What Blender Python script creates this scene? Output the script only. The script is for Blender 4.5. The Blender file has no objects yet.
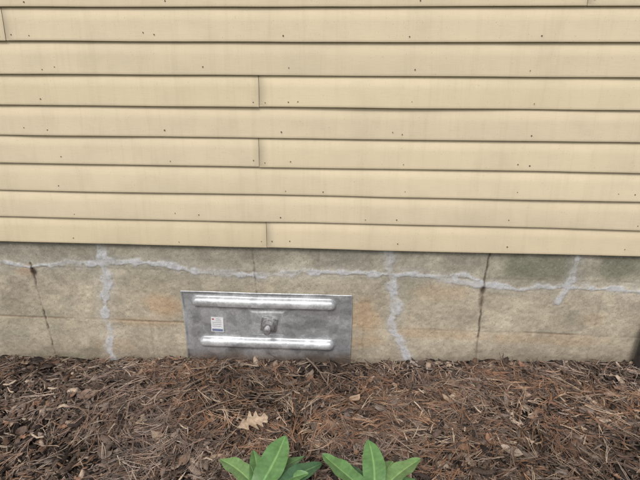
import bpy, bmesh, math, random
import numpy as np
from mathutils import Vector, Matrix
random.seed(7); rng=np.random.default_rng(11)
B=0.53      # height of the lowest siding edge above datum
FY=0.006    # foundation face
scene=bpy.context.scene
# ------------------------------------------------------------ helpers
def hash2(ix,iy,s):
    v=np.sin(ix*127.1+iy*311.7+s*74.7)*43758.5453
    return v-np.floor(v)
def vnoise(x,y,s=0):
    ix=np.floor(x);iy=np.floor(y);fx=x-ix;fy=y-iy
    fx=fx*fx*fx*(fx*(fx*6-15)+10);fy=fy*fy*fy*(fy*(fy*6-15)+10)
    a=hash2(ix,iy,s);b=hash2(ix+1,iy,s);c=hash2(ix,iy+1,s);d=hash2(ix+1,iy+1,s)
    return a+(b-a)*fx+(c-a)*fy+(a-b-c+d)*fx*fy
def fbm(x,y,s=0,o=4):
    t=0;a=.5;n=0
    for i in range(o):
        t=t+a*vnoise(x*2**i+i*17.3,y*2**i-i*9.1,s+i*3.7);n+=a;a*=.5
    return t/n
def sstep(a,b,x):
    t=np.clip((x-a)/(b-a),0,1);return t*t*(3-2*t)
def mesh_obj(name,verts,faces,cols=None,mat=None,parent=None,smooth=False):
    me=bpy.data.meshes.new(name)
    if isinstance(faces,np.ndarray):
        k=faces.shape[1];m=len(faces)
        me.vertices.add(len(verts));me.vertices.foreach_set("co",np.asarray(verts,dtype=np.float32).ravel())
        me.loops.add(m*k);me.loops.foreach_set("vertex_index",faces.astype(np.int32).ravel())
        me.polygons.add(m);me.polygons.foreach_set("loop_start",np.arange(0,m*k,k,dtype=np.int32))
        me.update(calc_edges=True);me.validate()
    else:
        me.from_pydata([tuple(v) for v in verts],[],faces);me.update()
    if cols is not None:
        at=me.color_attributes.new("col",'FLOAT_COLOR','POINT')
        c=np.ones((len(verts),4),dtype=np.float32);c[:,:3]=cols
        at.data.foreach_set("color",c.ravel())
    if smooth: me.polygons.foreach_set("use_smooth",[True]*len(me.polygons))
    o=bpy.data.objects.new(name,me);scene.collection.objects.link(o)
    if mat: me.materials.append(mat)
    if parent: o.parent=parent
    return o
def empty(name):
    o=bpy.data.objects.new(name,None);scene.collection.objects.link(o);return o
def bm_obj(name,bm,mat=None,parent=None,smooth=False):
    me=bpy.data.meshes.new(name);bm.to_mesh(me);bm.free()
    if smooth:
        for p in me.polygons:p.use_smooth=True
    o=bpy.data.objects.new(name,me);scene.collection.objects.link(o)
    if mat:me.materials.append(mat)
    if parent:o.parent=parent
    return o
def box(name,lo,hi,mat,parent=None,bev=0):
    bm=bmesh.new();bmesh.ops.create_cube(bm,size=1)
    for v in bm.verts:
        v.co=Vector([lo[i]+(v.co[i]+.5)*(hi[i]-lo[i]) for i in range(3)])
    if bev:bmesh.ops.bevel(bm,geom=bm.edges[:],offset=bev,segments=2,affect='EDGES',profile=.5)
    return bm_obj(name,bm,mat,parent)
def grid_faces(nx,ny):
    i=np.arange(nx-1);j=np.arange(ny-1);I,J=np.meshgrid(i,j,indexing='ij')
    a=(I*ny+J).ravel();return np.stack([a,a+ny,a+ny+1,a+1],1)
# ------------------------------------------------------------ materials
class M:
    def __init__(s,name,rough=.8,metal=0,spec=.5):
        s.m=bpy.data.materials.new(name);s.m.use_nodes=True;s.nt=s.m.node_tree
        s.b=s.nt.nodes["Principled BSDF"];s.b.inputs["Roughness"].default_value=rough
        s.b.inputs["Metallic"].default_value=metal;s.b.inputs["Specular IOR Level"].default_value=spec
    def n(s,t,**k):
        x=s.nt.nodes.new(t)
        for a,b in k.items():setattr(x,a,b)
        return x
    def l(s,a,b):s.nt.links.new(a,b)
    def coord(s,scale=(1,1,1)):
        c=s.n("ShaderNodeTexCoord");mp=s.n("ShaderNodeMapping");mp.inputs["Scale"].default_value=scale
        s.l(c.outputs["Object"],mp.inputs[0]);return mp.outputs[0]
    def noise(s,vec,scale,detail=4,rough=.6):
        x=s.n("ShaderNodeTexNoise");x.inputs["Scale"].default_value=scale;x.inputs["Detail"].default_value=detail
        x.inputs["Roughness"].default_value=rough;s.l(vec,x.inputs["Vector"]);return x.outputs["Fac"]
    def ramp(s,fac,stops):
        r=s.n("ShaderNodeValToRGB");e=r.color_ramp.elements
        while len(e)<len(stops):e.new(.5)
        for q,(p,c) in zip(e,stops):
            q.position=p;q.color=(c,c,c,1) if isinstance(c,(int,float)) else (*c,1)
        s.l(fac,r.inputs[0]);return r.outputs[0]
    def mix(s,f,a,b,mode='MIX'):
        x=s.n("ShaderNodeMix",data_type='RGBA',blend_type=mode)
        for sock,v in((x.inputs[0],f),(x.inputs[6],a),(x.inputs[7],b)):
            if isinstance(v,bpy.types.NodeSocket):s.l(v,sock)
            elif isinstance(v,(int,float)):sock.default_value=v if sock==x.inputs[0] else (v,v,v,1)
            else:sock.default_value=(*v,1)
        return x.outputs[2]
    def attr(s,n="col"):
        a=s.n("ShaderNodeAttribute");a.attribute_name=n;return a.outputs["Color"]
    def bump(s,h,st,dist=.002,prev=None):
        b=s.n("ShaderNodeBump");b.inputs["Strength"].default_value=st;b.inputs["Distance"].default_value=dist
        s.l(h,b.inputs["Height"])
        if prev:s.l(prev,b.inputs["Normal"])
        s.l(b.outputs[0],s.b.inputs["Normal"]);return b.outputs[0]
    def col(s,c):
        if isinstance(c,bpy.types.NodeSocket):s.l(c,s.b.inputs["Base Color"])
        else:s.b.inputs["Base Color"].default_value=(*c,1)
def attr_mat(name,rough,spec=.3,nscale=400,amt=(.75,1.25),bump=.4,bd=.001):
    m=M(name,rough,0,spec);v=m.coord();f=m.noise(v,nscale,2)
    r=m.ramp(f,[(.3,amt[0]),(.7,amt[1])]);m.col(m.mix(1.0,m.attr(),r,'MULTIPLY'))
    if bump:m.bump(f,bump,bd)
    return m.m
# siding paint
ms=M("siding_paint",.72,0,.2)
v=ms.coord((1.5,1,30));g=ms.noise(v,14,3,.65)
v2=ms.coord();spk=ms.noise(v2,210,1,.5);vst=ms.coord((30,1,2.2));stk=ms.noise(vst,1.0,3,.7);mott=ms.noise(v2,7,5,.62)
c=ms.mix(1.0,ms.attr(),ms.ramp(g,[(.3,.965),(.7,1.02)]),'MULTIPLY')
c=ms.mix(1.0,c,ms.ramp(mott,[(.3,(.93,.935,.94)),(.55,(1.0,1.0,1.0)),(.75,(1.03,1.03,1.02))]),'MULTIPLY')
c=ms.mix(1.0,c,ms.ramp(stk,[(.30,(.945,.945,.935)),(.5,(1.0,1.0,1.0))]),'MULTIPLY')
c=ms.mix(1.0,c,ms.ramp(spk,[(.2,.76),(.30,1.0)]),'MULTIPLY')
ms.col(c);b1=ms.bump(g,.22,.0012);SIDING=ms.m
mb=M("siding_dark_gap",.9);mb.col((.03,.025,.02));GAP=mb.m
# foundation
mf=M("concrete_block",.92,0,.2)
v=mf.coord();n1=mf.noise(v,60,5,.7);n2=mf.noise(v,350,2,.6)
vo=mf.n("ShaderNodeTexVoronoi");vo.inputs["Scale"].default_value=140;mf.l(v,vo.inputs["Vector"])
pit=mf.ramp(vo.outputs["Distance"],[(.06,0.0),(.22,1.0)])
gate=mf.ramp(mf.noise(v,45,1),[(.50,1.0),(.60,0.0)])
pitm=mf.mix(gate,pit,(1,1,1))
c=mf.mix(1.0,mf.attr(),mf.ramp(n1,[(.28,.80),(.72,1.18)]),'MULTIPLY')
c=mf.mix(1.0,c,mf.ramp(n2,[(.3,.84),(.7,1.12)]),'MULTIPLY')
c=mf.mix(1.0,c,mf.ramp(pitm,[(0,.6),(1,1.0)]),'MULTIPLY')
hh=mf.mix(.5,n1,n2);hh=mf.mix(.35,hh,pitm)
mf.col(c);mf.bump(hh,.7,.0035);CONC=mf.m
# soil / ground
mg=M("soil_ground",.95,0,.15);v=mg.coord();n1=mg.noise(v,70,5,.7)
c=mg.mix(1.0,mg.attr(),mg.ramp(n1,[(.3,.45),(.7,1.6)]),'MULTIPLY')
mg.col(c);mg.bump(n1,1,.012);SOIL=mg.m
NEEDLE=attr_mat("pine_straw",.6,.35,300,(.8,1.2),0)
CHIP=attr_mat("shredded_bark",.85,.25,260,(.62,1.35),.7,.0015)
DEAD=attr_mat("dry_leaf",.7,.3,120,(.75,1.2),.4,.001)
TWIG=attr_mat("twig_bark",.85,.2,300,(.7,1.25),0)
# galvanised steel
mm=M("galvanised_steel",.5,.58,.5);v=mm.coord()
vo=mm.n("ShaderNodeTexVoronoi");vo.inputs["Scale"].default_value=85;mm.l(v,vo.inputs["Vector"])
sp=mm.n("ShaderNodeSeparateColor");mm.l(vo.outputs["Color"],sp.inputs[0])
cl=mm.noise(v,11,5,.7);fine=mm.noise(v,160,3,.65)
c=mm.mix(1.0,(.61,.62,.63),mm.ramp(sp.outputs[0],[(0,.90),(1,1.08)]),'MULTIPLY')
c=mm.mix(1.0,c,mm.ramp(cl,[(.3,.80),(.7,1.10)]),'MULTIPLY')
c=mm.mix(1.0,c,mm.ramp(fine,[(.3,.85),(.7,1.1)]),'MULTIPLY');c=mm.mix(1.0,c,mm.attr(),'MULTIPLY');mm.col(c)
mm.l(mm.ramp(cl,[(.25,.32),(.7,.52)]),mm.b.inputs["Roughness"]);mm.bump(fine,.15,.001);STEEL=mm.m
mn=M("zinc_hardware",.42,.7);v=mn.coord();mn.col(mn.ramp(mn.noise(v,120,4),[(.3,(.24,.23,.22)),(.7,(.58,.58,.59))]));ZINC=mn.m
def plain(name,c,r=.6,nz=200,a=.85,b_=1.12,metal=0):
    m=M(name,r,metal);v=m.coord();m.col(m.mix(1.0,c,m.ramp(m.noise(v,nz,4),[(.3,a),(.7,b_)]),'MULTIPLY'));return m.m
WHITE=plain("label_paper",(.76,.76,.76));BLUE=plain("label_blue",(.16,.19,.30));INK=plain("label_ink",(.16,.16,.18));RED=plain("label_red",(.45,.12,.10))
NAIL=plain("nail_rust",(.13,.085,.055),.8);PIPE=plain("black_pipe_plastic",(.035,.030,.028),.5,60,.6,1.5)
ROOF=plain("roof_shingle",(.09,.08,.075),.9,40,.7,1.3);TRIM=plain("trim_paint",(.62,.54,.40))
# leaf
ml=M("glossy_leaf",.42,0,.4);v=ml.coord();ml.col(ml.mix(1.0,ml.attr(),ml.ramp(ml.noise(v,60,5),[(.3,.78),(.7,1.18)]),'MULTIPLY'))
ml.bump(ml.noise(v,160,2),.3,.001);LEAF=ml.m
# ------------------------------------------------------------ ground
GX=np.array([-3,-1.5,-.97,-.65,0,.26,.54,1.1,1.6,3]);GZ=np.array([-.545,-.54,-.528,-.512,-.502,-.482,-.472,-.452,-.445,-.44])+B-.008
def gh(x,y):
    x=np.asarray(x,float);y=np.asarray(y,float)
    z=np.interp(x,GX,GZ)
    z=z+(fbm(x*4,y*4,3,3)-.5)*.055*sstep(0,-.12,y)+(fbm(x*22,y*22,5,3)-.5)*.030
    z=z-.045*sstep(.9,6,-y)
    z=z+.022*np.exp(-((x-.35)**2/.03+(y+.42)**2/.01))-.030*np.exp(-((x-.12)**2/.05+(y+.5)**2/.006))
    return z
xs=np.concatenate([-np.geomspace(250,2.3,14),np.arange(-2.2,2.2,.009),np.geomspace(2.3,250,14)])
ys=np.concatenate([-np.geomspace(250,1.35,14),np.arange(-1.3,.03,.009),np.array([.3,2,10,60,250])])
X,Y=np.meshgrid(xs,ys,indexing='ij');Z=gh(X,Y)
soil=np.array([.036,.027,.022]);grass=np.array([.06,.09,.03])
gm=sstep(1.6,1.9,-Y+.2*(fbm(X*3,Y*3,9)-.5))
gm=np.maximum(gm,sstep(5,6,np.abs(X)))[...,None]
vr=(.6+.8*fbm(X*6,Y*6,21))[...,None]
C=(soil*(1-gm)+grass*gm)*vr
mesh_obj("ground",np.stack([X,Y,Z],-1).reshape(-1,3),grid_faces(len(xs),len(ys)),C.reshape(-1,3),SOIL,smooth=True)
# ------------------------------------------------------------ house
house=empty("house")
HX0,HX1,HY1=-4.2,5.0,7.0
fx=np.concatenate([np.linspace(HX0,-1.62,60),np.arange(-1.6,1.5,.0034),np.linspace(1.52,HX1,80)])
fz=np.arange(-.20,B+.02,.0034)
X,Z=np.meshgrid(fx,fz,indexing='ij');R=Z-B
def dist(px,pz,pts):
    d=np.full(px.shape,9.)
    for (a,b),(c,e) in zip(pts[:-1],pts[1:]):
        vx,vz=c-a,e-b;t=np.clip(((px-a)*vx+(pz-b)*vz)/(vx*vx+vz*vz),0,1)
        d=np.minimum(d,np.hypot(px-a-t*vx,pz-b-t*vz))
    return d
wx=X+.020*(fbm(X*12,R*12,31,5)-.5)*2;wz=R+.020*(fbm(X*12,R*12,33,5)-.5)*2
horiz=[(-4.2,-.115),(-1.361,-.108),(-1.116,-.105),(-.951,-.088),(-.78,-.075),(-.694,-.088),(-.559,-.112),(-.345,-.125),(-.094,-.103),(.171,-.097),(.27,-.112),(.36,-.120),(.522,-.138),(.661,-.153),(.842,-.134),(.98,-.140),(1.099,-.151),(1.4,-.14),(5,-.12)]
v1=[(-.946,.0),(-.951,-.083),(-.945,-.15),(-.957,-.25),(-.969,-.39),(-.974,-.56)]
v2=[(.160,-.011),(.175,-.105),(.186,-.17),(.205,-.233),(.190,-.323),(.225,-.40),(.264,-.50)]
v3=[(.852,-.016),(.840,-.126),(.815,-.20)]
v4=[(.36,-.12),(.46,-.10),(.53,-.125)]
wn=fbm(X*26,R*26,41,4);wn=sstep(.2,.8,wn)
def band(pts,w):
    ww=w*(.4+1.25*wn);d=dist(wx,wz,pts);return 1-sstep(ww*.6,ww*1.05,d),1-sstep(ww*.9,w*3.2,d)
s=np.zeros(X.shape);halo=np.zeros(X.shape)
for pts,w in((horiz,.0125),(v1,.020),(v2,.0165),(v3,.014),(v4,.007)):
    a,h=band(pts,w);s=np.maximum(s,a);halo=np.maximum(halo,h)
patch=fbm(X*11,R*18,47,4)
s=s*(.45+.55*sstep(.30,.48,patch))
speck=fbm(X*120,R*120,49,2);s_c=s*(.70+.30*sstep(.3,.6,speck))
jj=[[(-1.24,-.10),(-1.232,-.30),(-1.224,-.56)],[(-.352,0),(-.344,-.19),(-.340,-.6)],[(.532,0),(.526,-.16),(.533,-.34),(.541,-.6)]]
jx=X+.003*(fbm(X*60,R*60,51,2)-.5)*2
jd=dist(jx,R,jj[0]);jd=np.minimum(jd,dist(jx,R,jj[2]));jd2=dist(jx,R,jj[1])
joint=1-sstep(.0018,.0050,jd);joint=np.maximum(joint,.65*(1-sstep(.0015,.005,jd2)))
joint=joint*(.35+.65*sstep(.35,.5,fbm(X*3,R*18,53,2)))
for k in np.arange(-4.1,5,.886):
    if k<-1.5 or k>1.3: joint=np.maximum(joint,1-sstep(.002,.005,np.abs(jx-k)))
for k,lo,hi in((-.79,-.60,-.345),(.08,-.6,-.345),(.97,-.6,-.345),(.97,-.345,-.16),(-.1,-.11,0)):
    joint=np.maximum(joint,.20*(1-sstep(.002,.0055,np.abs(jx-k)))*((R>lo)&(R<hi)))
hj=np.abs(R+.345+.006*(fbm(X*4,R*0,57,3)-.5)*2)
hjoint=(1-sstep(.002,.006,hj))*(.25+.75*sstep(.35,.6,fbm(X*5,R*3,59,3)))
hj0=(1-sstep(.002,.006,np.abs(R+.112)))*.5
base=np.array([.50,.435,.33]);top=np.array([.435,.395,.315])
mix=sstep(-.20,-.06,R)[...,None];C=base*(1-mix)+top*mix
m1=sstep(.2,.8,fbm(X*5,R*7,61,5))[...,None];C=C*(.82+.32*m1)
m2=fbm(X*2.2,R*2.6,63,4)[...,None]
C=C*(1-.16*sstep(.48,.68,m2)*np.array([1.0,.97,1.08]))
m3=sstep(.3,.7,fbm(X*24,R*24,65,4))[...,None];C=C*(.88+.18*m3)
def blob(x0,z0,rx,rz,se,th=.45):
    d=np.hypot((X-x0)/rx,(R-z0)/rz);return (1-sstep(.3,1.15,d+.9*(fbm(X*16,R*16,se,4)-.5)))*1.0
def tint(mask,col,amt):
    global C
    k=(mask*amt)[...,None];C=C*(1-k)+np.array(col)*k
mo=fbm(X*7,R*4,71,5)
tint(sstep(.47,.68,mo)*sstep(-.13,-.02,R),(.23,.215,.17),.6)
tint(sstep(.56,.72,fbm(X*9,R*11,72,5)),(.30,.28,.215),.4)
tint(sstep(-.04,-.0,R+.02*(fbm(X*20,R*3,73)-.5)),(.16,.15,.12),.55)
tint(blob(.70,-.06,.22,.085,75),(.165,.17,.115),.7);tint(blob(1.02,-.05,.12,.07,76),(.17,.175,.12),.65)
tint(blob(.0,-.05,.09,.07,77),(.21,.205,.17),.35);tint(blob(-.32,-.05,.12,.05,78),(.22,.205,.16),.4)
for x0,z0,rx,rz,se,a in((-.72,-.27,.10,.06,81,.6),(-1.27,-.13,.06,.03,82,.5),(-.98,-.47,.1,.05,83,.35),(.085,-.29,.07,.09,84,.6),(.09,-.41,.1,.04,85,.45),(.37,-.17,.13,.05,86,.3),(.36,-.36,.25,.03,87,.4),(.8,-.37,.3,.03,88,.35),(-.80,-.35,.2,.025,89,.4),(.95,-.28,.06,.04,90,.3)):
    tint(blob(x0,z0,rx,rz,se),(.52,.33,.18),a*.8)
tint(sstep(.55,.72,fbm(X*4,R*9,93,4))*sstep(-.38,-.5,R),(.23,.22,.14),.5)
spl=sstep(-.40,-.52,R-.03*(fbm(X*15,R*2,95)-.5)-np.interp(X,GX,GZ)*.6);tint(spl,(.21,.165,.12),.45)
tint(halo*(.3+.7*wn),(.48,.47,.45),.30)
tint(s_c,(.545,.55,.565),.86)
tint(hjoint,(.27,.19,.13),.6);tint(hj0*(1-s),(.25,.21,.17),.5)
tint(joint,(.085,.065,.05),.8)
tint(blob(-1.233,-.135,.014,.022,97),(.05,.035,.025),.9);tint(blob(.526,-.155,.012,.021,98),(.06,.045,.03),.8)
tint(blob(.524,-.20,.012,.06,99),(.12,.08,.05),.5)
sp_=rng.random(X.shape);tint((sp_>.98)*1.0,(.14,.12,.09),.5);tint((sp_<.012)*1.0,(.58,.54,.47),.32)
Yd=FY-(.0024*s+.0006*halo)+.0045*joint*(1-s)+.0025*hjoint+.0015*hj0*(1-s)-.0035*(fbm(X*6,R*6,101,3)-.5)+.0008*(rng.random(X.shape)-.5)+.0028*(fbm(X*70,R*70,103,3)-.5)
F=grid_faces(len(fx),len(fz))
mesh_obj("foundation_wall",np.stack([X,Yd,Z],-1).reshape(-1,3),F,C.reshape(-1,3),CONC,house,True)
box("foundation_core",(HX0+.01,.04,-.3),(HX1-.01,HY1,B-.01),plain("concrete_plain",(.33,.30,.24)),house)
box("wall_core",(HX0+.012,.013,B+.003),(HX1-.012,HY1-.01,3.0),GAP,house)
# siding
E=.1016
seams={0:[-.292],3:[-.307],5:[-.298],7:[-1.126],8:[.708]}
V=[];Fc=[];Cc=[]
BT=.0120   # lap projection
def add_board(x0,x1,z0,ci,tr=None):
    n=max(2,int((x1-x0)/.035));xx=np.linspace(x0,x1,n)
    hgt=E+.018
    dz=.0026*(fbm(xx*1.6+ci*5,xx*0+ci*7.7,3,3)-.5)*2;dy=.0032*(fbm(xx*2.1+ci*3,xx*0+ci*4.4,5,3)-.5)*2
    prof=[(.0,hgt),(-.0012,hgt),(-BT*.5,hgt*.5),(-BT*.93,.009),(-BT,.0022),(-BT+.0006,.0006),(-BT+.0022,0),(-.0025,0.0005)]
    m=len(prof)
    vs=np.zeros((n,m,3))
    for k,(py,pz) in enumerate(prof):
        w=1-pz/hgt
        vs[:,k,0]=xx;vs[:,k,1]=-.0015+py+(-dy*w if k not in(0,m-1) else 0);vs[:,k,2]=z0+pz+dz*w
    base_i=sum(len(a) for a in V)
    i=np.arange(n-1)[:,None]*m+np.arange(m-1)[None]
    i=i.ravel()+base_i
    Fc.append(np.stack([i,i+1,i+1+m,i+m],1))
    e0=base_i;e1=base_i+(n-1)*m
    Fc.append(np.array([[e0,e0+1,e0+2,e0+7],[e0+7,e0+2,e0+3,e0+6],[e1+7,e1+2,e1+1,e1],[e1+6,e1+3,e1+2,e1+7]]))
    t=1+.03*(random.random()-.5)*2
    c=np.array([.715,.60,.415])*t*np.array([1,1+.008*(random.random()-.5),1+.04*(random.random()-.5)])
    cv=np.tile(c,(n,m,1))
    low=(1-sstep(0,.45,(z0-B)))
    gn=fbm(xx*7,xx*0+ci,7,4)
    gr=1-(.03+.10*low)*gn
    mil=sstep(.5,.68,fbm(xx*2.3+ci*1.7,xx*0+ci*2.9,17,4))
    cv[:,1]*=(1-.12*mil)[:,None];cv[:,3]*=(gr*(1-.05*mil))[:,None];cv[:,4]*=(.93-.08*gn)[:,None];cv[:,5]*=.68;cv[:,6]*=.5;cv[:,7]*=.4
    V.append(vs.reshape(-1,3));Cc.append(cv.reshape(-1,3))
nail=[]
for i in range(24):
    z0=B+i*E
    if i in seams:cuts=list(seams[i])
    else:cuts=[random.uniform(1.6,2.6),random.uniform(-3,-1.8)] if i<9 else [random.uniform(-3,-1),random.uniform(.5,4)]
    if i in seams: cuts+= [seams[i][0]+3.66 if seams[i][0]+3.66<HX1-.3 else HX1-1.2]
    cuts=sorted(cuts);ed=[HX0]+cuts+[HX1]
    for a,b_ in zip(ed[:-1],ed[1:]):
        add_board(a+.0007,b_-.0007,z0+random.uniform(-.0012,.0012),i*3.1+a)
        nail+= [(a+.02,z0),(b_-.02,z0)]
    for k in np.arange(-4,4.9,.406):
        if random.random()<.85:
            nail.append((k+.13+random.uniform(-.025,.025),z0))
        if random.random()<.18:nail.append((k+.13+random.uniform(-.12,.2),z0))
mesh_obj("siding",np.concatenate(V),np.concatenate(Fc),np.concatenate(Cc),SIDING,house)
bm=bmesh.new()
for x,z0 in nail:
    h=random.uniform(.014,.028);t=h/(E+.018)
    y=-.0015-BT*(1-t)-.0012*t-.0012
    r=random.uniform(.0013,.0026)
    mat=Matrix.Translation((x,y,z0+h))@Matrix.Rotation(math.radians(85),4,'X')
    bmesh.ops.create_cone(bm,cap_ends=True,segments=8,radius1=r,radius2=r*.8,depth=.0028,matrix=mat)
bm_obj("siding_nails",bm,NAIL,house)
def side(xw,sgn):
    bm=bmesh.new()
    for i in range(24):
        z0=B+i*E
        pr=[(0,E+.01),(.004,E+.01),(.014,.0),(0,0)]
        a=[bm.verts.new((xw+sgn*p,.1,z0+q)) for p,q in pr];b=[bm.verts.new((xw+sgn*p,HY1,z0+q)) for p,q in pr]
        for k in range(4):bm.faces.new((a[k],a[(k+1)%4],b[(k+1)%4],b[k]))
    col=bm.verts.layers.float_color.new("col")
    for v in bm.verts:v[col]=(.71,.60,.415,1)
    return bm_obj("side_siding",bm,SIDING,house)
side(HX0-.002,-1);side(HX1+.002,1)
box("corner_trim",(HX0-.03,-.03,B-.003),(HX0-.0015,.098,3.0),TRIM,house,.002)
box("corner_trim",(HX1+.0015,-.03,B-.003),(HX1+.03,.098,3.0),TRIM,house,.002)
bm=bmesh.new()
ov=.3;zr=3.0;pk=5.0;ym=HY1/2
pts=[(-ov,zr-.12),(ym,pk),(HY1+ov,zr-.12),(HY1+ov,zr),(ym,pk+.14),(-ov,zr)]
a=[bm.verts.new((HX0-.3,y,z)) for y,z in pts];b=[bm.verts.new((HX1+.3,y,z)) for y,z in pts]
for k in range(6):bm.faces.new((a[k],a[(k+1)%6],b[(k+1)%6],b[k]))
bm.faces.new((a[0],a[1],a[4],a[5]));bm.faces.new((a[1],a[2],a[3],a[4]));bm.faces.new((b[0],b[5],b[4],b[1]));bm.faces.new((b[1],b[4],b[3],b[2]))
bm_obj("roof",bm,ROOF,house)
for xw in(HX0+.02,HX1-.04):
    bm=bmesh.new();v_=[bm.verts.new((xw+dx,y,z)) for dx in(0,.02) for y,z in((.02,3.001),(HY1-.02,3.001),(ym,pk-.01))]
    bm.faces.new(v_[:3]);bm.faces.new(v_[3:][::-1]);bm_obj("gable",bm,TRIM,house)
# ------------------------------------------------------------ wall anchor plate
pl=empty("wall_anchor_plate")
PX0,PX1,PZ0,PZ1=-.646,.032,B-.515,B-.1975
nx,nz=300,136
X,Z=np.meshgrid(np.linspace(PX0,PX1,nx),np.linspace(PZ0,PZ1,nz),indexing='ij');R=Z-B
def stad(x0,x1,zc,hw):
    d=np.hypot(np.maximum(0,np.maximum(x0+hw-X,X-(x1-hw))),R-zc);return d/hw
h=np.zeros(X.shape);ribm=np.zeros(X.shape)
for x0,x1,zc,hw in((-.604,-.028,-.239,.0235),(-.588,-.032,-.424,.0235)):
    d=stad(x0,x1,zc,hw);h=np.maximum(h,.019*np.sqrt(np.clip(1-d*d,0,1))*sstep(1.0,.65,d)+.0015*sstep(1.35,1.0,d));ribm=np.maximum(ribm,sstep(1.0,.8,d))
dd=np.maximum(np.abs(X+.303)/.070,np.abs(R+.332)/.054);h=h+.0030*sstep(1.08,.84,dd)
h=h+.0012*(fbm(X*9,R*9,111,3)-.5)+.0036*(fbm(X*2.5,R*3,113,2)-.5)
tone=np.ones(X.shape)
tone*=1-.22*sstep(.5,.65,fbm(X*7,R*18,115,4))
tone*=1-.20*sstep(.52,.6,fbm(X*22,R*22,116,4))
tone*=1+.48*ribm+.10*sstep(1.05,.92,dd)  # rib highlight painted into the base colour; bolt flange a little lighter
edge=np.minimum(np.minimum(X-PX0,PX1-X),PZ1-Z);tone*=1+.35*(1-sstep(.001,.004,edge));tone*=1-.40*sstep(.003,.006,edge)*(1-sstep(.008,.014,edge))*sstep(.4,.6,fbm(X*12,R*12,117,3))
dirt=sstep(.075,.0,Z-np.interp(X,GX,GZ)+.05*(fbm(X*18,R*18,119)-.5))
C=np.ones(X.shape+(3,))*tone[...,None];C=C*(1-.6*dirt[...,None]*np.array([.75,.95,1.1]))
Xs=X+.004*(fbm(R*6,X*0,121,2)-.5);Zs=Z+.003*(fbm(X*6,R*0,122,2)-.5)
Yp=FY-.0065-h-.003*sstep(.05,0,PX1-X)*sstep(.25,0,R+.515)
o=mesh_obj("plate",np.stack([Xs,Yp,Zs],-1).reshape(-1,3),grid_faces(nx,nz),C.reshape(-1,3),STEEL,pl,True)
md=o.modifiers.new("s",'SOLIDIFY');md.thickness=.0025;md.offset=-1
fy=FY-.0065-.0035
bx,bz=-.297,B-.334
rot=Matrix.Rotation(math.radians(8),4,'Y')
bm=bmesh.new();bmesh.ops.create_cube(bm,size=1)
for v in bm.verts:v.co=rot@Vector((v.co.x*.064,v.co.y*.008,v.co.z*.064))+Vector((bx,fy-.005,bz))
bmesh.ops.bevel(bm,geom=bm.edges[:],offset=.002,segments=2,affect='EDGES');bm_obj("square_washer",bm,ZINC,pl)
RX=Matrix.Rotation(math.radians(90),4,'X')
def cyl(name,y0,y1,r1,r2,seg,mat,bev=0,rz=0,off=(0,0)):
    bm=bmesh.new();bmesh.ops.create_cone(bm,cap_ends=True,segments=seg,radius1=r1,radius2=r2,depth=abs(y1-y0),matrix=Matrix.Translation((bx+off[0],(y0+y1)/2,bz+off[1]))@RX@Matrix.Rotation(rz,4,'Z'))
    if bev:bmesh.ops.bevel(bm,geom=bm.edges[:],offset=bev,segments=2,affect='EDGES')
    return bm_obj(name,bm,mat,pl)
cyl("round_washer",fy-.0085,fy-.012,.028,.027,28,ZINC,.0007)
cyl("hex_nut",fy-.0115,fy-.036,.0255,.024,6,ZINC,.002,.3)
bm=bmesh.new();rings=[];seg=16;nR=34
for k in range(nR):
    y=fy-.034-.030*k/(nR-1);r=.0140 if k%2 else .0122
    if k>=nR-2:r=.011
    rings.append([bm.verts.new((bx+r*math.cos(a*2*math.pi/seg),y,bz+r*math.sin(a*2*math.pi/seg))) for a in range(seg)])
for a,b in zip(rings[:-1],rings[1:]):
    for k in range(seg):bm.faces.new((a[k],a[(k+1)%seg],b[(k+1)%seg],b[k]))
bm.faces.new(rings[-1]);bm_obj("threaded_rod",bm,ZINC,pl)
ly=FY-.0065-.0016-.0012
def lab(n,x0,x1,z0,z1,y,mat):
    bm=bmesh.new();c=Vector((-.508,0,B-.345));r=Matrix.Rotation(math.radians(2),4,'Y')
    lo=Vector((x0,y,z0));hi=Vector((x1,y-.0003,z1));bmesh.ops.create_cube(bm,size=1)
    for v in bm.verts:
        p=Vector([lo[i]+(v.co[i]+.5)*(hi[i]-lo[i]) for i in range(3)]);v.co=r@p+c
    bm_obj(n,bm,mat,pl)
lab("label",-.025,.025,-.034,.034,ly,WHITE);lab("label_band",-.022,.022,-.031,-.020,ly-.0006,BLUE)
lab("label_mark",-.021,-.013,.021,.028,ly-.0006,RED)
for k in range(5):
    lab("label_text",(-.006 if k<2 else -.02),.02-random.random()*.018,.0255-.0085*k,.0270-.0085*k,ly-.0006,INK)
# ------------------------------------------------------------ drain pipe at right
dp=empty("drain_pipe")
bm=bmesh.new();rings=[];seg=24
path=[(1.150,-.045,.0),(1.150,-.045,.10),(1.152,-.044,.20),(1.158,-.042,.27),(1.175,-.042,.315),(1.21,-.042,.335),(1.30,-.042,.34),(1.42,-.042,.345)]
P=[Vector(p) for p in path]
for i,p in enumerate(P):
    t=(P[min(i+1,len(P)-1)]-P[max(i-1,0)]).normalized();s_=Vector((0,1,0));u=t.cross(s_).normalized()
    rings.append([bm.verts.new(p+(s_*math.cos(a*2*math.pi/seg)+u*math.sin(a*2*math.pi/seg))*.03) for a in range(seg)])
for a,b in zip(rings[:-1],rings[1:]):
    for k in range(seg):bm.faces.new((a[k],a[(k+1)%seg],b[(k+1)%seg],b[k]))
bm.faces.new(rings[-1]);bm_obj("pipe",bm,PIPE,dp,True)
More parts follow.
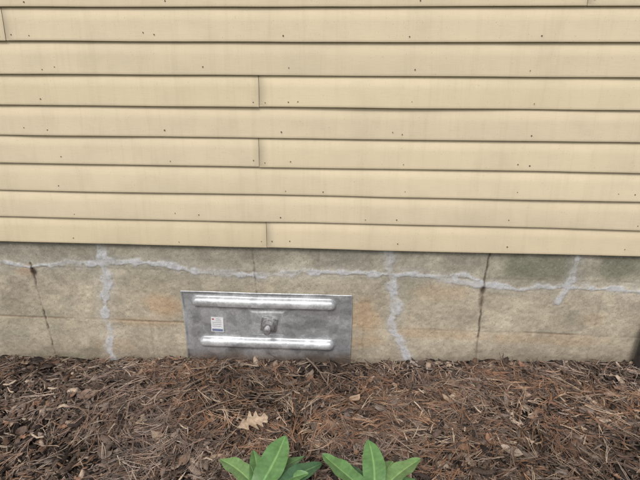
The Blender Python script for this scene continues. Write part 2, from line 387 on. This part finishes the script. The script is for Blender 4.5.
# ------------------------------------------------------------ mulch
def scatter(n,dense=True):
    k=int(n*.80)
    x=np.concatenate([rng.uniform(-1.5,1.4,k),rng.uniform(-2.3,2.3,n-k)])
    y=np.concatenate([-rng.uniform(0.0,.66,k),-rng.uniform(0,1.45,n-k)])
    return x,y
def zone(x,y):   # slow colour drift over the bed: reddish straw patches and dark rotted patches
    a=sstep(.46,.66,fbm(x*2.3+4,y*3.1,171,3)); a=np.maximum(a,np.exp(-((x-.62)**2/.05+(y+.13)**2/.02)));a=np.maximum(a,.6*np.exp(-((x+.1)**2/.02+(y+.42)**2/.01)))
    b=sstep(.45,.62,fbm(x*3.1,y*4.0,173,3)); b=np.maximum(b,.9*np.exp(-((x+.35)**2/.10+(y+.14)**2/.012)))
    return a,b
PALN=np.array([[.28,.150,.088],[.20,.115,.075],[.40,.245,.155],[.14,.10,.08],[.28,.21,.16],[.08,.058,.048],[.52,.39,.28]])
def needles(n,name):
    cx,cy=scatter(n)
    th0=fbm(cx*2.6,cy*2.6,131,2)*math.pi*5
    clump=fbm(cx*5,cy*5,133,3);za,zb=zone(cx,cy)
    keep=(rng.random(n)<np.clip(.16+.75*za+.6*sstep(.44,.62,clump)-.4*zb,.08,1));keep&=~((cy>-.06)&(rng.random(n)<.6))
    cx,cy,th0,clump,za,zb=[q[keep] for q in (cx,cy,th0,clump,za,zb)];n=len(cx)
    th=th0+rng.normal(0,.9,n)
    K=3;cx=np.repeat(cx,K);cy=np.repeat(cy,K)
    th=np.repeat(th,K)+rng.normal(0,.13,n*K);lift=np.repeat(rng.random(n)**1.6*.034,K)
    tilt=np.repeat(rng.normal(0,.13,n),K)
    N=n*K;L=np.repeat(rng.uniform(.045,.12,n),K)*rng.uniform(.8,1.1,N);cur=rng.normal(0,.6,N);S=5
    w=rng.uniform(.0005,.0010,N)
    pos=np.zeros((N,S,3));x=cx.copy();y=cy.copy()
    for k in range(S):
        pos[:,k,0]=x;pos[:,k,1]=y
        ang_k=th+cur*(k/(S-1));x=x+np.cos(ang_k)*L/(S-1);y=y+np.sin(ang_k)*L/(S-1)
    pos[:,:,1]=np.minimum(pos[:,:,1],-.004-rng.random(N)[:,None]*.01)
    z=gh(pos[:,:,0],pos[:,:,1])
    zl=z.mean(1)[:,None]*.6+z*.4
    t=np.linspace(-1,1,S)[None]
    pos[:,:,2]=np.maximum(zl+.003+lift[:,None]*sstep(0,-.1,cy)[:,None]+tilt[:,None]*t*L[:,None]*.5,z+.0012)
    d=np.gradient(pos,axis=1);d/=np.linalg.norm(d,axis=2,keepdims=True)+1e-9
    sd=np.stack([-d[...,1],d[...,0],0*d[...,0]],-1);up=np.array([0,0,1.])
    taper=np.array([1,1,1,.85,.35])[None,:,None]
    ww=w[:,None,None]*taper
    vs=np.stack([pos+sd*ww,pos+up*ww*1.1,pos-sd*ww],2)
    idx=np.arange(N*S*3).reshape(N,S,3)
    fs=[]
    for a,b in((0,1),(1,2)):
        fs.append(np.stack([idx[:,:-1,a],idx[:,1:,a],idx[:,1:,b],idx[:,:-1,b]],-1).reshape(-1,4))
    ci=rng.choice(len(PALN),n,p=[.21,.19,.14,.14,.15,.09,.08]);c=PALN[ci]
    g_=c.mean(1,keepdims=True)*np.array([1.12,.98,.90]);k_=(.45*(1-za))[:,None];c=c*(1-k_)+g_*k_
    c=c*(1.15-.35*zb)[:,None];c=np.repeat(c,K,0)*rng.uniform(.75,1.25,(N,1))
    cc=np.repeat(c,S*3,0)
    return mesh_obj(name,vs.reshape(-1,3),np.concatenate(fs),cc,NEEDLE)
needles(11500,"pine_straw")
def chips(n,name,lmin,lmax,asp,thick,pal,pr,wallbias=False,mat=CHIP,lift=.012):
    x,y=scatter(n)
    za,zb=zone(x,y)
    L=rng.uniform(0,1,n)**1.8*(lmax-lmin)+lmin;W=np.maximum(L*rng.uniform(asp[0],asp[1],n),.002);T=W*rng.uniform(*thick,n)
    y=np.minimum(y,-.3*L-.002)
    th=rng.uniform(0,math.pi*2,n);tp=rng.normal(0,.26,n);tr=rng.normal(0,.40,n)
    tpl=np.array([[-.5,-.15,0],[-.42,.35,0],[-.1,.5,0],[.3,.42,0],[.5,.1,0],[.36,-.4,0],[-.05,-.5,0],[-.38,-.42,0]])
    k=len(tpl)
    p=np.tile(tpl,(n,1,1))*(1+rng.normal(0,.18,(n,k,1)));p[:,:,1]+=(rng.normal(0,.25,n)[:,None])*(p[:,:,0]**2)*2
    bot=p.copy();topp=p*np.array([.9,.82,1])
    topp[:,:,2]=1+rng.normal(0,.25,(n,k));
    ctr=topp.mean(1,keepdims=True)+np.array([0,0,.25])
    q=np.concatenate([bot,topp,ctr],1)*np.stack([L,W,T],1)[:,None]
    q[:,:,2]+=(q[:,:,0]**2/L[:,None])*rng.normal(0,.5,n)[:,None]
    cp,sp2=np.cos(tp),np.sin(tp);xx=q[...,0]*cp[:,None]+q[...,2]*sp2[:,None];zz=-q[...,0]*sp2[:,None]+q[...,2]*cp[:,None];q[...,0]=xx;q[...,2]=zz
    cp,sp2=np.cos(tr),np.sin(tr);yy=q[...,1]*cp[:,None]-q[...,2]*sp2[:,None];zz=q[...,1]*sp2[:,None]+q[...,2]*cp[:,None];q[...,1]=yy;q[...,2]=zz
    c_,s_=np.cos(th),np.sin(th);xx=q[...,0]*c_[:,None]-q[...,1]*s_[:,None];yy=q[...,0]*s_[:,None]+q[...,1]*c_[:,None]
    q[...,0]=xx+x[:,None];q[...,1]=np.minimum(yy+y[:,None],-.001);q[...,2]+=(gh(x,y)+rng.random(n)**1.6*lift*(.3+.7*sstep(0,-.08,y))-.001)[:,None]
    nv=2*k+1;off=np.arange(n)[:,None,None]*nv
    tri=[]
    for i in range(k):
        j=(i+1)%k;tri+=[(i,j,k+j),(i,k+j,k+i),(k+i,k+j,2*k)]
    f=(np.array(tri)[None]+off).reshape(-1,3)
    c=np.array(pal)[rng.choice(len(pal),n,p=pr)]*rng.uniform(.7,1.3,(n,1))*(1.1-.45*zb)[:,None]
    return mesh_obj(name,q.reshape(-1,3),f,np.repeat(c,nv,0),mat)
PB=[[.075,.054,.043],[.12,.085,.067],[.19,.142,.113],[.27,.215,.18],[.040,.029,.024],[.44,.34,.26],[.165,.10,.066]]
chips(9000,"bark_mulch",.010,.058,(.14,.5),(.12,.4),PB,[.24,.23,.14,.10,.16,.05,.08],lift=.020)
chips(12000,"soil_crumbs",.0025,.009,(.6,1),(.5,.9),[[.055,.04,.032],[.095,.068,.052],[.14,.105,.08],[.033,.024,.02]],[.35,.3,.17,.18],False,lift=.010)
chips(8500,"wood_shreds",.010,.055,(.05,.13),(.5,.9),[[.13,.095,.072],[.25,.19,.145],[.46,.36,.27],[.07,.052,.042],[.21,.125,.08]],[.27,.24,.14,.19,.16],lift=.030)
# dead leaves
def leafgeo(L,W,kind,curl,fold,seed):
    S=36;rr=np.random.default_rng(seed+500);t=np.linspace(0,1,S)
    env=np.sin(np.pi*np.clip(t,0,1)**.8)**.5*(.65+.4*t)
    sides=[]
    for sdn in range(2):
        if kind=='oak':
            ctr=np.array([.24,.44,.66,.88])+rr.uniform(-.05,.05,4);amp=rr.uniform(.6,1.1,4)*np.array([.8,1,1.05,.7]);wd=rr.uniform(.055,.08,4)
            w=.22+sum(a*.8*np.exp(-((t-c)/q)**2) for a,c,q in zip(amp,ctr,wd))
            w=np.clip(w,.2,1.1)*np.clip(env+.1,0,1);w[:5]=[.03,.03,.03,.06,.14];w[-2:]=[.2,.05]
        else:
            w=np.sin(np.pi*t**.9)**.8*(1+.1*rr.normal());w[0]=.03;w[-1]=.01
        sides.append(w)
    cols=[-1,-.5,0,.5,1];v=np.zeros((S,5,3))
    for k,c in enumerate(cols):
        wl=sides[0] if c<0 else sides[1]
        v[:,k,0]=t*L+abs(c)*.14*L*(wl-.3)*(kind=='oak');v[:,k,1]=c*wl*W*.5+.06*L*np.sin(t*3+seed)
        v[:,k,2]=fold*np.abs(c)**1.4*wl*W*.5+curl*L*(t-.5)**2*2+.06*L*np.sin(t*9+seed+c*2)*abs(c)*.5
    return v
def put(v,pos,th,pit,rol):
    m=Matrix.Translation(pos)@Matrix.Rotation(th,4,'Z')@Matrix.Rotation(pit,4,'Y')@Matrix.Rotation(rol,4,'X')
    a=np.array(m);return v@a[:3,:3].T+a[:3,3]
def add_leaf(v,col,store,rib=1.15):
    LVv,LFf,LCc=store;S=v.shape[0];b=sum(len(a) for a in LVv)
    LVv.append(v.reshape(-1,3));LFf.append(grid_faces(S,5)+b)
    c=np.tile(np.array(col),(S,5,1));c[:,2]*=rib;c[:,[1,3]]*=.96;LCc.append(c.reshape(-1,3))
dl=([],[],[])
spec=[(-.340,-.435,.11,.085,'oak',.55,(.47,.35,.245)),(.035,-.29,.05,.035,'ov',1.0,(.42,.30,.21)),(.09,-.42,.07,.04,'oak',2.2,(.22,.15,.11)),
(.62,-.34,.06,.045,'oak',.6,(.35,.25,.18)),(.80,-.42,.05,.03,'ov',2.0,(.38,.29,.21)),(.86,-.24,.065,.045,'oak',2.5,(.32,.22,.16)),(1.0,-.33,.06,.04,'oak',.2,(.29,.20,.14)),
(-.95,-.30,.06,.04,'ov',.5,(.24,.16,.12)),(-.70,-.42,.06,.045,'oak',1.4,(.30,.22,.16)),(-.62,-.45,.05,.03,'ov',-.4,(.42,.32,.23)),(1.03,-.18,.07,.05,'oak',3.5,(.28,.18,.13)),(-.05,-.36,.06,.03,'ov',-.9,(.26,.17,.12)),(.42,-.2,.05,.03,'oak',1.9,(.27,.18,.13)),(.5,-.47,.07,.035,'ov',-.6,(.42,.34,.27))]
for i in range(230):
    x=random.uniform(-2.1,2.1) if i>150 else random.uniform(-1.3,1.3);y=-random.uniform(.03,1.3) if i>150 else -random.uniform(.03,.6)
    b=random.choice([(.19,.13,.095),(.26,.175,.125),(.13,.09,.07),(.38,.28,.20),(.22,.17,.14),(.30,.17,.11)])
    spec.append((x,y,random.uniform(.018,.055),random.uniform(.010,.034),random.choice(['oak','ov','oak']),random.uniform(0,6.28),b))
for i,(x,y,L,W,k,th,c) in enumerate(spec):
    big=i<14
    v=leafgeo(L,W,k,.15 if i==0 else random.uniform(.15,.6),.15 if i==0 else random.uniform(-.1,.5),i)
    zz=float(gh(x,y))+(.022 if big else random.uniform(.010,.026))
    if i==0:
        cx_,cy_=x+math.cos(th)*L*.5,y+math.sin(th)*L*.5;zz=max(float(gh(cx_,cy_)),float(gh(x,y)))+.034
    v=put(v,(x,y,zz),th,0 if i==0 else random.uniform(-.15,.12),.30 if i==0 else random.uniform(-.3,.3))
    v[...,1]=np.minimum(v[...,1],-.002)
    add_leaf(v,c,dl)
mesh_obj("dead_leaves",np.concatenate(dl[0]),np.concatenate(dl[1]),np.concatenate(dl[2]),DEAD,smooth=True)
# twigs
tv=[];tf=[];tc=[]
def twig(p0,p1,r,col,z0=.016,z1=.016,wob=.01,fork=True):
    S=9;seg=6;a=np.array(p0);b=np.array(p1);t=np.linspace(0,1,S)[:,None];xy=a+(b-a)*t
    nrm=np.array([-(b-a)[1],(b-a)[0]]);nrm=nrm/np.linalg.norm(nrm);se=random.random()*50
    xy=xy+nrm*((fbm(t[:,0]*3+se,t[:,0]*0+se,7,3)-.5)*2*wob)[:,None]
    xy[:,1]=np.minimum(xy[:,1],-.008)
    g_=gh(xy[:,0],xy[:,1]);z=np.maximum(g_+r,(g_.mean()*.7+g_*.3)+z0+(z1-z0)*t[:,0])
    base=sum(len(q) for q in tv)
    d=np.gradient(np.column_stack([xy,z]),axis=0);d/=np.linalg.norm(d,axis=1,keepdims=True)
    s_=np.cross(d,[0,0,1]);s_/=np.linalg.norm(s_,axis=1,keepdims=True);u=np.cross(s_,d)
    an=np.arange(seg)*2*math.pi/seg;rr=r*(1-.6*t)*(1+.15*np.sin(t*23+se))
    P_=np.column_stack([xy,z])[:,None]+(s_[:,None]*np.cos(an)[None,:,None]+u[:,None]*np.sin(an)[None,:,None])*rr[:,None]
    tv.append(P_.reshape(-1,3));ii=np.arange(S-1)[:,None]*seg+np.arange(seg)[None];jj_=np.arange(S-1)[:,None]*seg+(np.arange(seg)[None]+1)%seg
    tf.append(np.stack([ii,jj_,jj_+seg,ii+seg],-1).reshape(-1,4)+base);tc.append(np.tile(np.array(col)*random.uniform(.8,1.2),(S*seg,1)))
    if fork and random.random()<.6:
        k=random.choice([3,4,5]);an0=math.atan2(b[1]-a[1],b[0]-a[0])+random.choice([-1,1])*random.uniform(.4,.8);l=np.linalg.norm(b-a)*.4
        twig(xy[k],xy[k]+np.array([math.cos(an0),math.sin(an0)])*l,r*.6,col,z0,z1+.01,wob*.5,False)
twig((-.14,-.035),(-.005,-.27),.0040,(.22,.165,.13),.040,.034,.012)
twig((-.50,-.36),(-.38,-.27),.0034,(.27,.20,.15),.032,.034,.006)
twig((-.98,-.30),(-.83,-.42),.0026,(.20,.14,.10),.028,.028)
for i in range(260):
    x=random.uniform(-1.6,1.6);y=-random.uniform(.02,1.0 if i>190 else .62);a=random.uniform(0,6.28);l=random.uniform(.03,.17)
    twig((x,y),(x+math.cos(a)*l,y+math.sin(a)*l),random.uniform(.0009,.0028),random.choice([(.16,.11,.08),(.26,.195,.15),(.10,.07,.055),(.34,.26,.20)]),random.uniform(.012,.028),random.uniform(.014,.045),.01)
mesh_obj("twigs",np.concatenate(tv),np.concatenate(tf),np.concatenate(tc),TWIG,smooth=True)
# ------------------------------------------------------------ broadleaf plant
sh=empty("rhododendron_plant");gl=([],[],[])
def gleaf(b,t,w,col,arch=.12,roll=0,fold=.25,seed=0):
    b=Vector((b[0],b[1],b[2]+B));t=Vector((t[0],t[1],t[2]+B));ax=(t-b);L=ax.length;ax.normalize()
    side_=ax.cross(Vector((0,0,1))).normalized();side_=Matrix.Rotation(roll,3,ax)@side_;up=side_.cross(ax)
    S=30;v=np.zeros((S,7,3));c=np.zeros((S,7,3));bend=random.uniform(-.07,.07)
    qs=(-1,-.62,-.12,0,.12,.62,1)
    for i in range(S):
        s=i/(S-1);ww=w*.5*math.sin(math.pi*min(1,s**.92))**.62 if s<1 else 0
        if s<.10:ww=max(.0016,ww*.25)
        if s>.9:ww*=.9
        for k,q in enumerate(qs):
            ed=.05*w*math.sin(s*17+seed*2.1+(2 if q>0 else 0))*abs(q)**3
            p=b+ax*(L*s)+side_*(q*ww+bend*L*math.sin(math.pi*s))+up*(fold*abs(q)**1.3*ww+arch*L*(math.sin(math.pi*s)-.35*s)+ed-(.0012 if k==3 else 0))
            v[i,k]=p
            f=1.0+.10*math.sin(s*70-abs(q)*7)*(abs(q)>.2);c[i,k]=np.array(col)*f
        c[i,3]=np.array(col)*1.45+np.array([.06,.07,.03])
        c[i]*=(.88+.2*s)
    b0=sum(len(a) for a in gl[0]);gl[0].append(v.reshape(-1,3));gl[1].append(grid_faces(S,7)+b0);gl[2].append(c.reshape(-1,3))
G1=(.125,.245,.085);G2=(.095,.190,.070);G3=(.060,.130,.060);G4=(.175,.295,.11)
gleaf((-.222,-.755,-.39),(-.158,-.595,-.335),.074,G1,.05,.15,seed=1)
gleaf((-.220,-.735,-.38),(-.335,-.655,-.37),.056,G4,.08,.1,seed=3)
gleaf((-.225,-.75,-.39),(-.245,-.628,-.36),.044,G1,.05,.3,seed=6)
gleaf((-.205,-.745,-.395),(-.100,-.620,-.38),.054,G2,.06,-.3,seed=7)
gleaf((-.19,-.755,-.39),(-.050,-.640,-.385),.052,G3,.06,.2,seed=8)
gleaf((-.21,-.74,-.405),(-.300,-.632,-.40),.042,G2,.05,-.3,seed=10)
gleaf((-.195,-.745,-.40),(-.085,-.685,-.375),.046,G1,.06,.1,seed=14)
gleaf((.088,-.755,-.39),(.078,-.596,-.335),.062,G1,.05,-.1,seed=2)
gleaf((.078,-.74,-.38),(-.050,-.630,-.36),.056,G1,.06,.1,seed=4)
gleaf((.095,-.74,-.38),(.222,-.625,-.365),.058,G4,.06,-.2,seed=5)
gleaf((.09,-.745,-.395),(.150,-.610,-.395),.044,G4,.04,.4,seed=9)
gleaf((.085,-.745,-.395),(.02,-.630,-.39),.042,G3,.04,.2,seed=12)
gleaf((.09,-.745,-.395),(.205,-.670,-.395),.050,G2,.06,.2,seed=13)
for cx in(-.205,.085):
    for k in range(9):
        a=math.radians(-175+k*21+random.uniform(-8,8));l=random.uniform(.09,.13)
        gleaf((cx,-.775,-.40),(cx+math.cos(a)*l,-.775+math.sin(a)*l,-.41+random.uniform(-.02,.05)),random.uniform(.035,.05),random.choice([G1,G2,G3]),.1,random.uniform(-.3,.3),seed=k)
mesh_obj("leaves",np.concatenate(gl[0]),np.concatenate(gl[1]),np.concatenate(gl[2]),LEAF,sh,True)
bm=bmesh.new()
for cx in(-.205,.085):
    z0=float(gh(cx*.5-.03,-.86))-.02;z1=-.39+B
    rings=[]
    for k in range(6):
        s=k/5;r=.0045*(1-.35*s);c=Vector((cx*(.5+.5*s)-.03*(1-s),-.86+.095*s,z0+(z1-z0)*s))
        rings.append([bm.verts.new(c+Vector((math.cos(a*math.pi/4)*r,math.sin(a*math.pi/4)*r,0))) for a in range(8)])
    for a,b in zip(rings[:-1],rings[1:]):
        for k in range(8):bm.faces.new((a[k],a[(k+1)%8],b[(k+1)%8],b[k]))
    bm.faces.new(rings[-1])
bm_obj("stems",bm,plain("green_stem",(.10,.12,.05)),sh,True)
# ------------------------------------------------------------ light
w=bpy.data.worlds.new("World");scene.world=w;w.use_nodes=True;nt=w.node_tree
bg=nt.nodes["Background"];sk=nt.nodes.new("ShaderNodeTexSky");sk.sky_type='NISHITA';sk.sun_disc=False
EL,AZ=math.radians(48),math.radians(192)
sk.sun_elevation=EL;sk.sun_rotation=AZ;sk.dust_density=3
hs=nt.nodes.new("ShaderNodeHueSaturation");hs.inputs["Saturation"].default_value=.42
nt.links.new(sk.outputs[0],hs.inputs["Color"]);nt.links.new(hs.outputs[0],bg.inputs[0]);bg.inputs[1].default_value=.145
sl=bpy.data.lights.new("sun",'SUN');sl.energy=1.35;sl.angle=math.radians(18);sl.color=(1,.98,.95)
so=bpy.data.objects.new("sun",sl);scene.collection.objects.link(so)
d=Vector((math.sin(AZ)*math.cos(EL),math.cos(AZ)*math.cos(EL),math.sin(EL)))
so.rotation_euler=d.to_track_quat('Z','Y').to_euler();so.location=d*20
# ------------------------------------------------------------ camera
f,p,s,r,D,H=484.106,0.376534,0.0564493,0.00279753,1.6681255,0.6914008
F_=np.array([-math.sin(s)*math.cos(p),math.cos(s)*math.cos(p),-math.sin(p)]);Rt=np.array([math.cos(s),math.sin(s),0]);U=np.cross(Rt,F_)
R2=Rt*math.cos(r)+U*math.sin(r);U2=-Rt*math.sin(r)+U*math.cos(r)
cd=bpy.data.cameras.new("camera");co=bpy.data.objects.new("camera",cd);scene.collection.objects.link(co)
cd.lens=f/640*36;cd.sensor_width=36;cd.clip_start=.05;cd.clip_end=600
m=Matrix(((R2[0],U2[0],-F_[0],0),(R2[1],U2[1],-F_[1],-D),(R2[2],U2[2],-F_[2],H+B),(0,0,0,1)))
co.matrix_world=m;scene.camera=co
scene.view_settings.view_transform='Standard';scene.view_settings.look='None';scene.view_settings.exposure=0
